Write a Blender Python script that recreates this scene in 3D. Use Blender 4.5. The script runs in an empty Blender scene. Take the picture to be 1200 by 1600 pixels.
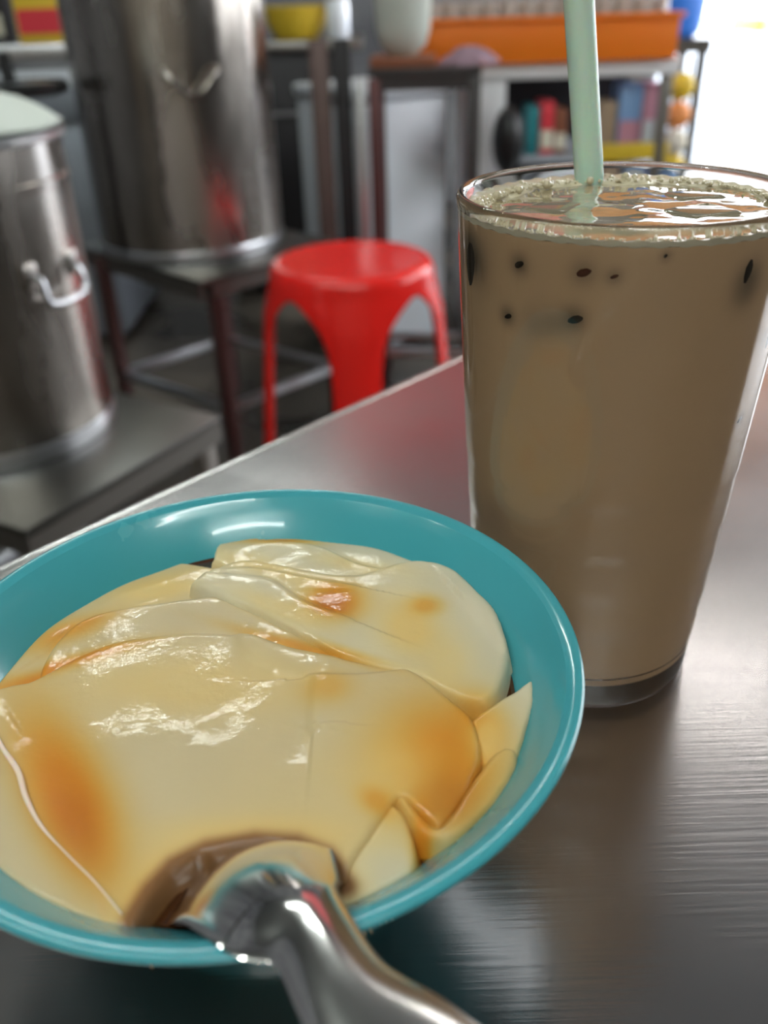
import bpy, bmesh, math, random
import numpy as np
from mathutils import Vector, Matrix
random.seed(4)
rng = np.random.default_rng(4)
S = bpy.context.scene
COL = S.collection
TZ = 0.75                                    # table top height

# ------------------------------------------------------------------ camera
F, PITCH, ROLL = 1358.694, 0.5339, -0.0325
CAM = np.array([0.0, 0.0, TZ + 0.17039])
c_, s_ = math.cos(ROLL), math.sin(ROLL)
fw = Vector((0, math.cos(PITCH), -math.sin(PITCH)))
up = Vector((0, math.sin(PITCH), math.cos(PITCH)))
rt = Vector((1, 0, 0))
R2 = rt * c_ + up * s_
U2 = up * c_ - rt * s_
cd = bpy.data.cameras.new('camera')
cam = bpy.data.objects.new('camera', cd)
COL.objects.link(cam)
m = Matrix.Identity(4)
for i in range(3):
    m[i][0], m[i][1], m[i][2], m[i][3] = R2[i], U2[i], -fw[i], CAM[i]
cam.matrix_world = m
cd.sensor_fit = 'VERTICAL'
cd.sensor_height = 24
cd.lens = F / 1600 * 24
cd.clip_start = 0.01
cd.clip_end = 200
cd.dof.use_dof = True
cd.dof.focus_distance = 0.197
cd.dof.aperture_fstop = cd.lens / 2.7
S.camera = cam

# ------------------------------------------------------------------ world (bright overcast daylight)
w = bpy.data.worlds.new('world')
S.world = w
w.use_nodes = True
wn = w.node_tree
bg = wn.nodes['Background']
bg.inputs[0].default_value = (0.93, 0.97, 1.0, 1)
bg.inputs[1].default_value = 5.5

S.view_settings.view_transform = 'Standard'
S.view_settings.look = 'None'
S.view_settings.gamma = 1
S.view_settings.exposure = 0.4
S.view_settings.use_curve_mapping = False
S.cycles.use_denoising = True
S.cycles.max_bounces = 14
S.cycles.transmission_bounces = 12
S.cycles.glossy_bounces = 6
S.cycles.sample_clamp_indirect = 6
S.cycles.caustics_refractive = True
S.cycles.caustics_reflective = False

# ------------------------------------------------------------------ helpers
def ray(x, y):
    a, b = x - 600, y - 800
    X = c_ * a + s_ * b
    Y = -s_ * a + c_ * b
    return np.array(fw) + np.array(rt) * X / F + np.array(up) * (-Y / F)
def atz(x, y, z):
    r = ray(x, y); return CAM + r * ((z - CAM[2]) / r[2])
def aty(x, y, Y):
    r = ray(x, y); return CAM + r * (Y / r[1])

def mat(name, color=(.8, .8, .8), rough=.5, metal=0., **kw):
    mt = bpy.data.materials.new(name)
    mt.use_nodes = True
    b = mt.node_tree.nodes['Principled BSDF']
    b.inputs['Base Color'].default_value = (*color, 1)
    b.inputs['Roughness'].default_value = rough
    b.inputs['Metallic'].default_value = metal
    for k, v in kw.items():
        b.inputs[k.replace('_', ' ')].default_value = v
    return mt
def nodes(mt):
    return mt.node_tree.nodes, mt.node_tree.links, mt.node_tree.nodes['Principled BSDF']
def noise_tex(mt, scale=(1, 1, 1), s=5, detail=4, coord='Object', rot=(0, 0, 0)):
    n, l, b = nodes(mt)
    tc = n.new('ShaderNodeTexCoord'); mp = n.new('ShaderNodeMapping'); t = n.new('ShaderNodeTexNoise')
    mp.inputs['Scale'].default_value = scale
    mp.inputs['Rotation'].default_value = rot
    t.inputs['Scale'].default_value = s; t.inputs['Detail'].default_value = detail
    l.new(tc.outputs[coord], mp.inputs[0]); l.new(mp.outputs[0], t.inputs[0])
    return t
def add_bump(mt, t, strength=.1, dist=.001, coat=False):
    n, l, b = nodes(mt)
    bp = n.new('ShaderNodeBump'); bp.inputs['Strength'].default_value = strength; bp.inputs['Distance'].default_value = dist
    l.new(t.outputs[0], bp.inputs['Height']); l.new(bp.outputs[0], b.inputs['Normal'])
    if coat: l.new(bp.outputs[0], b.inputs['Coat Normal'])
def mix_color(mt, t, c1, c2, lo=.35, hi=.65):
    n, l, b = nodes(mt)
    r = n.new('ShaderNodeValToRGB')
    r.color_ramp.elements[0].position = lo; r.color_ramp.elements[1].position = hi
    r.color_ramp.elements[0].color = (*c1, 1); r.color_ramp.elements[1].color = (*c2, 1)
    l.new(t.outputs[0], r.inputs[0]); l.new(r.outputs[0], b.inputs['Base Color'])
    return r
def rough_var(mt, t, lo, hi):
    n, l, b = nodes(mt)
    r = n.new('ShaderNodeMapRange')
    r.inputs['From Min'].default_value = .3; r.inputs['From Max'].default_value = .7
    r.inputs['To Min'].default_value = lo; r.inputs['To Max'].default_value = hi
    l.new(t.outputs[0], r.inputs[0]); l.new(r.outputs[0], b.inputs['Roughness'])

ORG = {}
def thing(name, label, cat, loc, group=None):
    o = bpy.data.objects.new(name, None); COL.objects.link(o)
    o.location = loc; o.empty_display_size = .02
    o['label'] = label; o['category'] = cat
    if group: o['group'] = group
    ORG[o] = Vector(loc)
    return o
def tag(o, label, cat, group=None):
    o['label'] = label; o['category'] = cat
    if group: o['group'] = group
    return o
def origin(p):
    v = Vector((0, 0, 0))
    return ORG.get(p, v)
def obj(name, verts, faces, mt, parent=None, smooth=True, kind=None, bevel=0, seg=2, angle=35):
    """verts in world coordinates; stored relative to the parent's origin (or own base)"""
    V = np.array([tuple(v) for v in verts], float)
    if parent is None:
        o0 = Vector(((V[:, 0].min() + V[:, 0].max()) / 2, (V[:, 1].min() + V[:, 1].max()) / 2, V[:, 2].min()))
    else:
        o0 = origin(parent)
    me = bpy.data.meshes.new(name)
    me.from_pydata([tuple(v) for v in (V - np.array(o0))], [], [tuple(int(i) for i in f) for f in faces])
    me.materials.append(mt)
    bm = bmesh.new(); bm.from_mesh(me)
    bmesh.ops.recalc_face_normals(bm, faces=bm.faces)
    if bevel:
        ed = [e for e in bm.edges if len(e.link_faces) == 2 and e.calc_face_angle(0) > math.radians(30)]
        bmesh.ops.bevel(bm, geom=ed, offset=bevel, segments=seg, profile=.5, affect='EDGES')
    bm.to_mesh(me); bm.free()
    if smooth:
        me.polygons.foreach_set('use_smooth', [True] * len(me.polygons))
        me.set_sharp_from_angle(angle=math.radians(angle))
    o = bpy.data.objects.new(name, me); COL.objects.link(o)
    if parent is None:
        o.location = o0
    else:
        o.parent = parent
    ORG[o] = o0
    if kind: o['kind'] = kind
    return o
class MB:
    def __init__(s): s.v = []; s.f = []
    def add(s, v, f):
        k = len(s.v); s.v += [tuple(x) for x in v]; s.f += [tuple(i + k for i in g) for g in f]; return s
    def box(s, c, d, ax=(1, 0), top=None):
        """box centred c, dims d, horizontal x axis ax; top = scale of the upper face"""
        ux = np.array([ax[0], ax[1], 0.]); ux /= np.linalg.norm(ux); uy = np.array([-ux[1], ux[0], 0.])
        V = []
        for z in (-.5, .5):
            k = (top if (top and z > 0) else 1)
            for x, y in ((-.5, -.5), (.5, -.5), (.5, .5), (-.5, .5)):
                V.append(np.array(c) + ux * x * d[0] * k + uy * y * d[1] * k + np.array([0, 0, z * d[2]]))
        return s.add(V, [(0, 3, 2, 1), (4, 5, 6, 7), (0, 1, 5, 4), (1, 2, 6, 5), (2, 3, 7, 6), (3, 0, 4, 7)])
    def lathe(s, c, prof, n=96, caps=False, axis=None):
        V = []; Fc = []
        for r, z in prof:
            for k in range(n):
                a = 2 * math.pi * k / n
                V.append((c[0] + r * math.cos(a), c[1] + r * math.sin(a), c[2] + z))
        for i in range(len(prof) - 1):
            for k in range(n):
                a, b = i * n + k, i * n + (k + 1) % n
                Fc.append((a, b, b + n, a + n))
        if caps:
            Fc.append(tuple(range(n))[::-1]); Fc.append(tuple((len(prof) - 1) * n + k for k in range(n)))
        return s.add(V, Fc)
    def tube(s, pts, r, n=12, caps=True):
        pts = [np.array(p, float) for p in pts]; rr = r if hasattr(r, '__len__') else [r] * len(pts)
        V = []; Fc = []; up_ = None
        for i, p in enumerate(pts):
            t = pts[min(i + 1, len(pts) - 1)] - pts[max(i - 1, 0)]; t /= np.linalg.norm(t)
            if up_ is None:
                up_ = np.array([0, 0, 1.]) if abs(t[2]) < .9 else np.array([1., 0, 0])
            a = np.cross(t, up_); a /= np.linalg.norm(a); b = np.cross(a, t); up_ = b
            for k in range(n):
                th = 2 * math.pi * k / n
                V.append(p + (a * math.cos(th) + b * math.sin(th)) * rr[i])
        for i in range(len(pts) - 1):
            for k in range(n):
                q, w_ = i * n + k, i * n + (k + 1) % n
                Fc.append((q, w_, w_ + n, q + n))
        if caps:
            Fc.append(tuple(range(n))[::-1]); Fc.append(tuple((len(pts) - 1) * n + k for k in range(n)))
        return s.add(V, Fc)
    def ball(s, c, r, nu=10, nv=7, sq=(1, 1, 1)):
        V = [(c[0], c[1], c[2] - r * sq[2])]; Fc = []
        for j in range(1, nv):
            ph = -math.pi / 2 + math.pi * j / nv
            for k in range(nu):
                a = 2 * math.pi * k / nu
                V.append((c[0] + r * sq[0] * math.cos(ph) * math.cos(a), c[1] + r * sq[1] * math.cos(ph) * math.sin(a), c[2] + r * sq[2] * math.sin(ph)))
        V.append((c[0], c[1], c[2] + r * sq[2]))
        for k in range(nu):
            Fc.append((0, 1 + (k + 1) % nu, 1 + k))
            Fc.append((len(V) - 1, len(V) - 1 - nu + k, len(V) - 1 - nu + (k + 1) % nu))
        for j in range(nv - 2):
            for k in range(nu):
                a, b = 1 + j * nu + k, 1 + j * nu + (k + 1) % nu
                Fc.append((a, b, b + nu, a + nu))
        return s.add(V, Fc)
    def go(s, name, mt, parent=None, **k): return obj(name, s.v, s.f, mt, parent, **k)

def smooth_curve(pts, n=12):
    """Catmull-Rom through control points (any dimension)"""
    P = np.array(pts, float); P = np.vstack([2 * P[0] - P[1], P, 2 * P[-1] - P[-2]])
    out = []
    for i in range(1, len(P) - 2):
        for t in np.linspace(0, 1, n, endpoint=False):
            a, b, c, d = P[i - 1:i + 3]
            out.append(.5 * ((2 * b) + (c - a) * t + (2 * a - 5 * b + 4 * c - d) * t * t + (3 * b - a - 3 * c + d) * t ** 3))
    out.append(P[-2]); return np.array(out)

# ------------------------------------------------------------------ materials
steel_table = mat('brushed_steel_table', (.48, .455, .45), .3, 1.)
t = noise_tex(steel_table, (4, 160, 10), 6, 3, rot=(0, 0, math.radians(-47)))
add_bump(steel_table, t, .12, .0004)
t2 = noise_tex(steel_table, (1, 1, 1), 22, 2)
rough_var(steel_table, t2, .19, .25)
steel_pot = mat('worn_pot_steel', (.5, .46, .43), .22, 1.)
t = noise_tex(steel_pot, (1, 1, .25), 14, 4); rough_var(steel_pot, t, .14, .34)
mix_color(steel_pot, t, (.33, .295, .265), (.56, .52, .48))
steel_dark = mat('dull_dark_steel', (.30, .28, .26), .35, 1.)
low_top = mat('dark_worn_steel', (.17, .165, .155), .38, 1.)
steel_pale = mat('pale_steel', (.62, .63, .66), .3, 1.)
steel_shelf = mat('grey_blue_steel', (.30, .33, .38), .42, .6)
spoon_m = mat('polished_spoon_steel', (.84, .82, .80), .13, 1.)
t = noise_tex(spoon_m, (1, 1, 1), 60, 3); rough_var(spoon_m, t, .08, .2)
teal = mat('teal_melamine', (.052, .30, .345), .16, 0., Coat_Weight=.3, Coat_Roughness=.05)
t = noise_tex(teal, (1, 1, 1), 40, 4); rough_var(teal, t, .12, .3)
t = noise_tex(teal, (1, 1, 1), 25, 2); add_bump(teal, t, .08, .002)
red_pl = mat('glossy_red_plastic', (.92, .018, .013), .25, 0., Subsurface_Weight=.05, Subsurface_Scale=.01)
glass_m = mat('clear_glass', (.985, .98, .985), .015, 0., Transmission_Weight=1., IOR=1.47)
tea_m = mat('milk_tea', (.60, .385, .215), .5, 0., Specular_IOR_Level=.2)
tea_top_m = mat('milk_tea_surface', (.36, .29, .17), .05, 0., Coat_Weight=1., Coat_Roughness=.02, IOR=1.4)
t = noise_tex(tea_top_m, (1, 1, 1), 110, 3); mix_color(tea_top_m, t, (.22, .19, .11), (.42, .34, .22))
t = noise_tex(tea_top_m, (1, 1, 1), 60, 2); add_bump(tea_top_m, t, .3, .004, True)
foam_m = mat('foam_bubble', (.60, .53, .38), .08, 0., IOR=1.4, Coat_Weight=1.)
froth_m = mat('fine_froth', (.55, .48, .34), .35, 0., Coat_Weight=.5)
jelly_m = mat('black_grass_jelly', (.035, .026, .018), .9, Specular_IOR_Level=.05)
jelly_r = mat('brown_grass_jelly', (.10, .035, .018), .9, Specular_IOR_Level=.05)
ice_m = mat('clear_ice', (.42, .36, .26), .04, 0., Transmission_Weight=.6, IOR=1.31)
straw_m = mat('green_translucent_plastic', (.86, 1., .83), .12, 0., Transmission_Weight=.45, IOR=1.25, Subsurface_Weight=.5, Subsurface_Scale=.006)
syrup_m = mat('dark_palm_syrup', (.050, .014, .003), .04, 0., Coat_Weight=1., Coat_Roughness=.02)
crease_light_m = mat('pale_crease_highlight', (.86, .66, .56), .2, 0., Subsurface_Weight=.4, Subsurface_Scale=.002)  # reflected highlight of a crease put into a pale colour
black_m = mat('black_plastic', (.012, .012, .013), .4)
white_m = mat('white_enamel', (.82, .86, .92), .35)
cloth_m = mat('white_cloth', (.60, .64, .58), .85)
orange_m = mat('orange_plastic', (.95, .21, .004), .5, 0., Subsurface_Weight=.1, Subsurface_Scale=.02)
blue_m = mat('blue_plastic', (.03, .20, .75), .5)
pale_blue = mat('pale_blue_plastic', (.30, .50, .85), .4)
yellow_m = mat('yellow_plastic', (.80, .55, .04), .45)
pink_m = mat('pink_wrapper', (.75, .36, .48), .5)
mauve_m = mat('mauve_cloth', (.33, .21, .26), .9)
brown_m = mat('brown_board', (.25, .08, .035), .5)
red_m = mat('red_card', (.75, .04, .06), .5)
tealc_m = mat('teal_card', (.02, .22, .25), .5)
tan_m = mat('tan_card', (.42, .30, .20), .6)
cream_m = mat('cream_card', (.8, .74, .6), .6)
dark_m = mat('dark_sooty_metal', (.022, .020, .022), .5, .3)
floor_m = mat('dark_wet_floor', (.05, .043, .036), .3)
t = noise_tex(floor_m, (1, 1, 1), 3, 5); rough_var(floor_m, t, .15, .6); mix_color(floor_m, t, (.02, .017, .014), (.12, .10, .08))
wall_m = mat('grimy_grey_wall', (.18, .18, .19), .7)
t = noise_tex(wall_m, (1, 1, 1), 2, 5); mix_color(wall_m, t, (.10, .10, .11), (.24, .24, .25))
ceil_m = mat('grey_green_ceiling', (.34, .36, .34), .8)
pave_m = mat('pale_concrete', (.42, .45, .50), .9)
t = noise_tex(pave_m, (1, 1, 1), 4, 5); mix_color(pave_m, t, (.36, .39, .44), (.48, .51, .56))
sign_m = mat('red_signboard', (.80, .16, .17), .5)
sign_o = mat('orange_signboard', (.95, .35, .10), .5)
tube_m = mat('fluorescent_tube', (1, 1, 1), .5, 0., Emission_Color=(.92, 1, .95, 1), Emission_Strength=70.)

# ------------------------------------------------------------------ the setting
obj('floor', [(-3.5, -3, 0), (3.0, -3, 0), (3.0, 5.6, 0), (-3.5, 5.6, 0), (-3.5, -3, -.1), (3.0, -3, -.1), (3.0, 5.6, -.1), (-3.5, 5.6, -.1)],
    [(0, 1, 2, 3), (7, 6, 5, 4), (0, 4, 5, 1), (1, 5, 6, 2), (2, 6, 7, 3), (3, 7, 4, 0)], floor_m, kind='structure', smooth=False)
pv = MB().box((5, 5, -.16), (70, 70, .1)); pv.go('pavement', pave_m, kind='structure', smooth=False)
MB().box((-.25, 1.3, 2.95), (6.6, 8.7, .1)).go('ceiling', ceil_m, kind='structure', smooth=False)
MB().box((-1.06, 4.75, 1.45), (4.9, .12, 2.9)).go('wall_back', wall_m, kind='structure', smooth=False)
MB().box((2.25, 4.75, 2.33), (1.72, .12, 1.14)).go('trim_1', wall_m, kind='structure', smooth=False)
MB().box((-3.56, 1.3, 1.45), (.12, 8.6, 2.9)).go('wall_left', wall_m, kind='structure', smooth=False)
MB().box((3.06, -1.05, 1.45), (.12, 3.9, 2.9)).box((3.06, 3.25, 1.45), (.12, .3, 2.9)).box((3.06, 2.0, 2.58), (.12, 2.2, .64)).box((3.06, 2.0, .48), (.12, 2.2, .96)).go('wall_right', wall_m, kind='structure', smooth=False)
MB().box((-.25, -3.06, 1.45), (6.6, .12, 2.9)).go('wall_rear', mat('tan_wall', (.42, .36, .30), .7), kind='structure', smooth=False)

tube_dim = mat('dim_fluorescent_tube', (1, 1, 1), .5, 0., Emission_Color=(1, .96, .9, 1), Emission_Strength=18.)  # emission lowered to soften this lamp's reflection on the table
def ceiling_lamp(x, y, ang, label, tm=None):
    ax = (math.cos(ang), math.sin(ang))
    o = thing('ceiling_lamp', label, 'lamp', (x, y, 2.9), 'fluorescent ceiling lamps')
    MB().box((x, y, 2.875), (1.25, .07, .05), ax).go('lamp_housing', white_m, o, bevel=.004)
    a = np.array([ax[0], ax[1], 0])
    MB().tube([np.array([x, y, 2.828]) - a * .58, np.array([x, y, 2.828]) + a * .58], .018, 12).go('lamp_tube', tm or tube_m, o)
ceiling_lamp(-.75, 2.9, .25, 'fluorescent tube lamp on the ceiling above the big pot')
ceiling_lamp(-.9, -.4, .1, 'added fluorescent fill lamp on the ceiling left behind the photographer')  # fill added behind the camera to brighten tea, stool and freezer
ceiling_lamp(.1, -1.7, .1, 'added fluorescent fill lamp on the ceiling nearest the tan rear wall')  # more fill added out of view, far behind the camera
ceiling_lamp(1.12, 2.55, -.35, 'dimmer fluorescent tube lamp on the ceiling above the display counter', tube_dim)
ceiling_lamp(-1.6, .2, .3, 'added fluorescent fill lamp on the ceiling by the left wall')  # side fill added out of view for the foreground
ceiling_lamp(.5, -.9, .1, 'added fluorescent fill lamp on the ceiling behind the photographer')  # fill lamp added just behind the camera, never in frame

aw = thing('backdrop', 'added pink cloth awning hanging inside the bright shop entrance', 'backdrop', (2.2, 4.55, 1.72))  # added out of view so the tea surface reflects pink instead of sky
V = []; Fc = []
for i in range(81):
    x = 1.45 + 1.55 * i / 80; y = 4.60 + .02 * math.sin(i * .9)
    V += [(x, y, 1.72), (x, y + .02, 2.55)]
for i in range(80): Fc.append((2 * i, 2 * i + 2, 2 * i + 3, 2 * i + 1))
aws = obj('backdrop_cloth', V, Fc, mat('pink_backdrop_cloth', (.80, .42, .36), .8), aw)
MB().tube([(1.42, 4.62, 2.56), (3.02, 4.62, 2.56)], .015, 10).go('backdrop_rod', steel_pale, aw)
sg = thing('signboard', 'red and orange signboard hanging under the ceiling at the front', 'sign', (.75, 3.9, 1.75))
MB().box((.30, 3.9, 2.15), (1.1, .05, .8)).go('sign_panel', sign_m, sg, bevel=.004)
MB().box((1.40, 3.9, 2.15), (1.1, .05, .8)).go('sign_panel', sign_o, sg, bevel=.004)
for x in (-.1, 1.8): MB().tube([(x, 3.9, 2.54), (x, 3.9, 2.9)], .006, 8).go('hanging_rod', steel_dark, sg)

# ------------------------------------------------------------------ dining table (steel, fills the foreground)
E1 = np.array([.682, .731, 0]); N1 = np.array([.731, -.682, 0])
P0 = np.array([-.137, .258, 0])
dt = thing('dining_table', 'brushed stainless steel dining table in the foreground under bowl and glass', 'table', (.25, .1, 0))
cx = P0 + E1 * .30 + N1 * .36
def tbox(ctr, du, dv, z0, z1): return MB().box((ctr[0], ctr[1], (z0 + z1) / 2), (du, dv, z1 - z0), (E1[0], E1[1]))
tbox(cx, 1.5, .716, TZ - .004, TZ).go('tabletop', steel_table, dt, smooth=False)
rim_m = mat('polished_table_edge', (.72, .70, .68), .25, 1.)
# rolled edges: half round tubes flush with the top
for off, du in ((-.359, 1.5), (.359, 1.5)):
    c2 = cx + N1 * off
    a, b = c2 - E1 * du / 2, c2 + E1 * du / 2
    pts = [(a[0], a[1], TZ - .0045), (b[0], b[1], TZ - .0045)]
    MB().tube(pts, .005, 16).go('rolled_edge', rim_m, dt)
    MB().box((c2[0], c2[1], TZ - .022), (du, .006, .034), (E1[0], E1[1])).go('apron', steel_dark, dt)
for off in (-.75, .75):
    c2 = cx + E1 * off
    MB().box((c2[0], c2[1], TZ - .02), (.008, .72, .04), (E1[0], E1[1])).go('apron', steel_dark, dt, bevel=.002)
for a in (-.68, .68):
    for b in (-.31, .31):
        q = cx + E1 * a + N1 * b
        MB().box((q[0], q[1], (TZ - .004) / 2), (.035, .035, TZ - .004), (E1[0], E1[1])).go('leg', steel_dark, dt, bevel=.003)

# ------------------------------------------------------------------ bowl
BC = (-.02929, .14348)
BZ = TZ
bowl = thing('bowl', 'round teal plastic bowl holding soy pudding on the steel table', 'bowl', (*BC, BZ))
prof = smooth_curve([(.0005, .010), (.018, .0105), (.030, .013), (.042, .022), (.052, .035), (.058, .0435), (.0625, .0492), (.0652, .0522)], 6).tolist()
lip = smooth_curve([(.0656, .0526), (.0670, .0533), (.0683, .0535), (.0690, .0531), (.0692, .0524), (.0686, .0516), (.0672, .0506), (.064, .0472), (.060, .0418), (.054, .033), (.044, .018), (.035, .008)], 5).tolist()
foot = [(.0340, .0002), (.0325, .0), (.031, .0), (.0305, .004), (.0005, .004)]
MB().lathe((*BC, BZ), prof + [lip[0]], 192).go('bowl_wall', teal, bowl, angle=80)
MB().lathe((*BC, BZ), lip, 192).go('bowl_rim', teal, bowl, angle=80)
MB().lathe((*BC, BZ), [lip[-1]] + foot, 192).go('foot_ring', teal, bowl)
def wall_r(z):           # inner wall radius at height z above the table
    P = np.array(prof); return np.interp(z, P[:, 1], P[:, 0])

# ------------------------------------------------------------------ soy pudding: slices as height fields
PZ = .045
def XY(px):
    return np.array([atz(x, y, BZ + PZ)[:2] for x, y in px])
def px_of(X, Y):
    """photo-measured design coordinates of plane points (used only to evaluate the stain layout)"""
    Z = BZ + PZ - CAM[2]
    d = Y * math.cos(PITCH) - Z * math.sin(PITCH); u = Y * math.sin(PITCH) + Z * math.cos(PITCH)
    x = F * X / d; y = -F * u / d
    return 600 + c_ * x - s_ * y, 800 + s_ * x + c_ * y
def poly_sdf(X, Y, P):
    """positive inside"""
    inside = np.zeros(X.shape, bool); dmin = np.full(X.shape, 1e9)
    n = len(P)
    for i in range(n):
        a, b = P[i], P[(i + 1) % n]
        e = b - a; L = e @ e + 1e-18
        t_ = np.clip(((X - a[0]) * e[0] + (Y - a[1]) * e[1]) / L, 0, 1)
        dmin = np.minimum(dmin, np.hypot(X - a[0] - t_ * e[0], Y - a[1] - t_ * e[1]))
        cr = ((a[1] > Y) != (b[1] > Y))
        with np.errstate(divide='ignore', invalid='ignore'):
            xi = (b[0] - a[0]) * (Y - a[1]) / (b[1] - a[1]) + a[0]
        inside ^= cr & (X < xi)
    return np.where(inside, dmin, -dmin)
def line_sdf(X, Y, P):
    """signed distance to an open polyline: positive to the left of its direction, fades past its ends"""
    best = np.full(X.shape, 1e9); sg_ = np.zeros(X.shape)
    for i in range(len(P) - 1):
        a, b = P[i], P[i + 1]; e = b - a; L = e @ e
        t_ = np.clip(((X - a[0]) * e[0] + (Y - a[1]) * e[1]) / L, 0, 1)
        d = np.hypot(X - a[0] - t_ * e[0], Y - a[1] - t_ * e[1])
        cr = e[0] * (Y - a[1]) - e[1] * (X - a[0])
        k = d < best
        best = np.where(k, d, best); sg_ = np.where(k, np.sign(cr), sg_)
    return best * sg_, best
def gnoise(X, Y, f, seed):
    r = np.random.default_rng(seed); o = np.zeros(X.shape)
    for k in range(8):
        a = r.uniform(0, 2 * math.pi); ph = r.uniform(0, 6.28); ff = f * r.uniform(.6, 1.5)
        o += np.sin((X * math.cos(a) + Y * math.sin(a)) * ff + ph)
    return o / 8
CREAM = np.array([.53, .42, .255]); PALE = np.array([.57, .50, .36]); AMB = np.array([.56, .19, .012]); DEEP = np.array([.34, .085, .004]); TINT = np.array([.70, .46, .15])
# syrup stains: (px, py, rx, ry, rot deg, colour, weight)
STAINS = [
    (522, 945, 46, 30, 0, AMB, 1.), (520, 945, 26, 18, 0, DEEP, .6),
    (110, 1250, 62, 150, -25, AMB, .95), (120, 1290, 42, 75, -20, DEEP, .4),
    (690, 1190, 95, 90, 10, AMB, .95), (690, 1255, 55, 48, 0, DEEP, .6), (620, 1215, 80, 70, 0, TINT, .6),
    (640, 985, 60, 50, 35, TINT, .85), (665, 950, 26, 14, 0, AMB, .5), (700, 1040, 40, 45, 0, TINT, .4),
    (300, 1075, 230, 60, 0, TINT, .55), (110, 975, 75, 20, -18, AMB, .7), (240, 905, 90, 26, -12, TINT, .8),
    (420, 890, 110, 22, 20, TINT, .6), (560, 880, 90, 16, 12, TINT, .45), (430, 838, 60, 8, 0, AMB, .7),
    (90, 1040, 130, 14, -14, AMB, .9), (440, 960, 90, 18, 22, TINT, .5), (480, 1012, 110, 10, 16, AMB, .7),
    (512, 1085, 40, 26, 0, AMB, .35), (500, 1250, 180, 90, 0, TINT, .25), (420, 1310, 190, 30, 0, TINT, .5), (280, 1390, 70, 60, 40, TINT, .9), (235, 1425, 30, 40, 20, AMB, .8),
    (745, 1130, 36, 30, 40, AMB, .9), (760, 1150, 30, 45, 0, TINT, .8), (660, 1310, 16, 50, 0, AMB, .9), (590, 1260, 30, 20, 30, AMB, .5),
]
def stain_color(X, Y, base):
    px, py = px_of(X, Y)
    C = np.ones(X.shape + (3,)) * base
    n1 = gnoise(X, Y, 260, 3)[..., None] * .05
    C = C * (1 + n1)
    for (a, b, rx, ry, rot, col, wt) in STAINS:
        r_ = math.radians(rot); dx, dy = px - a, py - b
        u = (dx * math.cos(r_) + dy * math.sin(r_)) / rx; v = (-dx * math.sin(r_) + dy * math.cos(r_)) / ry
        g = np.clip(1.15 * np.exp(-(u * u + v * v) * 1.15), 0, 1)[..., None] * wt
        C = np.exp(np.log(np.maximum(C, 1e-4)) * (1 - g) + np.log(col) * g)
    arc = np.array([(196, 1480), (208, 1440), (236, 1397), (273, 1360), (326, 1334), (400, 1320), (464, 1325), (510, 1345), (540, 1382)], float)
    d = line_sdf(px, py, arc)[1]
    g = np.clip(1.3 * np.exp(-(d / 14) ** 2), 0, .93)[..., None]; C = np.exp(np.log(C) * (1 - g) + np.log(np.array([.055, .016, .006])) * g)
    g = .5 * np.exp(-(d / 42) ** 2)[..., None]; C = np.exp(np.log(C) * (1 - g) + np.log(TINT) * g)
    return np.clip(C, 0, 1)
tofu_m = mat('soy_pudding', (.74, .66, .46), .5, 0., Subsurface_Weight=.1, Subsurface_Scale=.002, Coat_Weight=.3, Coat_Roughness=.05, Specular_IOR_Level=.25)
n, l, b = nodes(tofu_m)
b.inputs['Subsurface Radius'].default_value = (1., .75, .4)
at = n.new('ShaderNodeAttribute'); at.attribute_name = 'Col'
l.new(at.outputs['Color'], b.inputs['Base Color'])
t = noise_tex(tofu_m, (1, 1, 1), 170, 5)
n2 = noise_tex(tofu_m, (1, 1, 1), 900, 2)
ad = n.new('ShaderNodeMath'); ad.operation = 'MULTIPLY_ADD'; ad.inputs[1].default_value = .04
l.new(n2.outputs[0], ad.inputs[0]); l.new(t.outputs[0], ad.inputs[2])
bp = n.new('ShaderNodeBump'); bp.inputs['Strength'].default_value = .17; bp.inputs['Distance'].default_value = .0012
l.new(ad.outputs[0], bp.inputs['Height']); l.new(bp.outputs[0], b.inputs['Normal']); l.new(bp.outputs[0], b.inputs['Coat Normal'])

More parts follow.
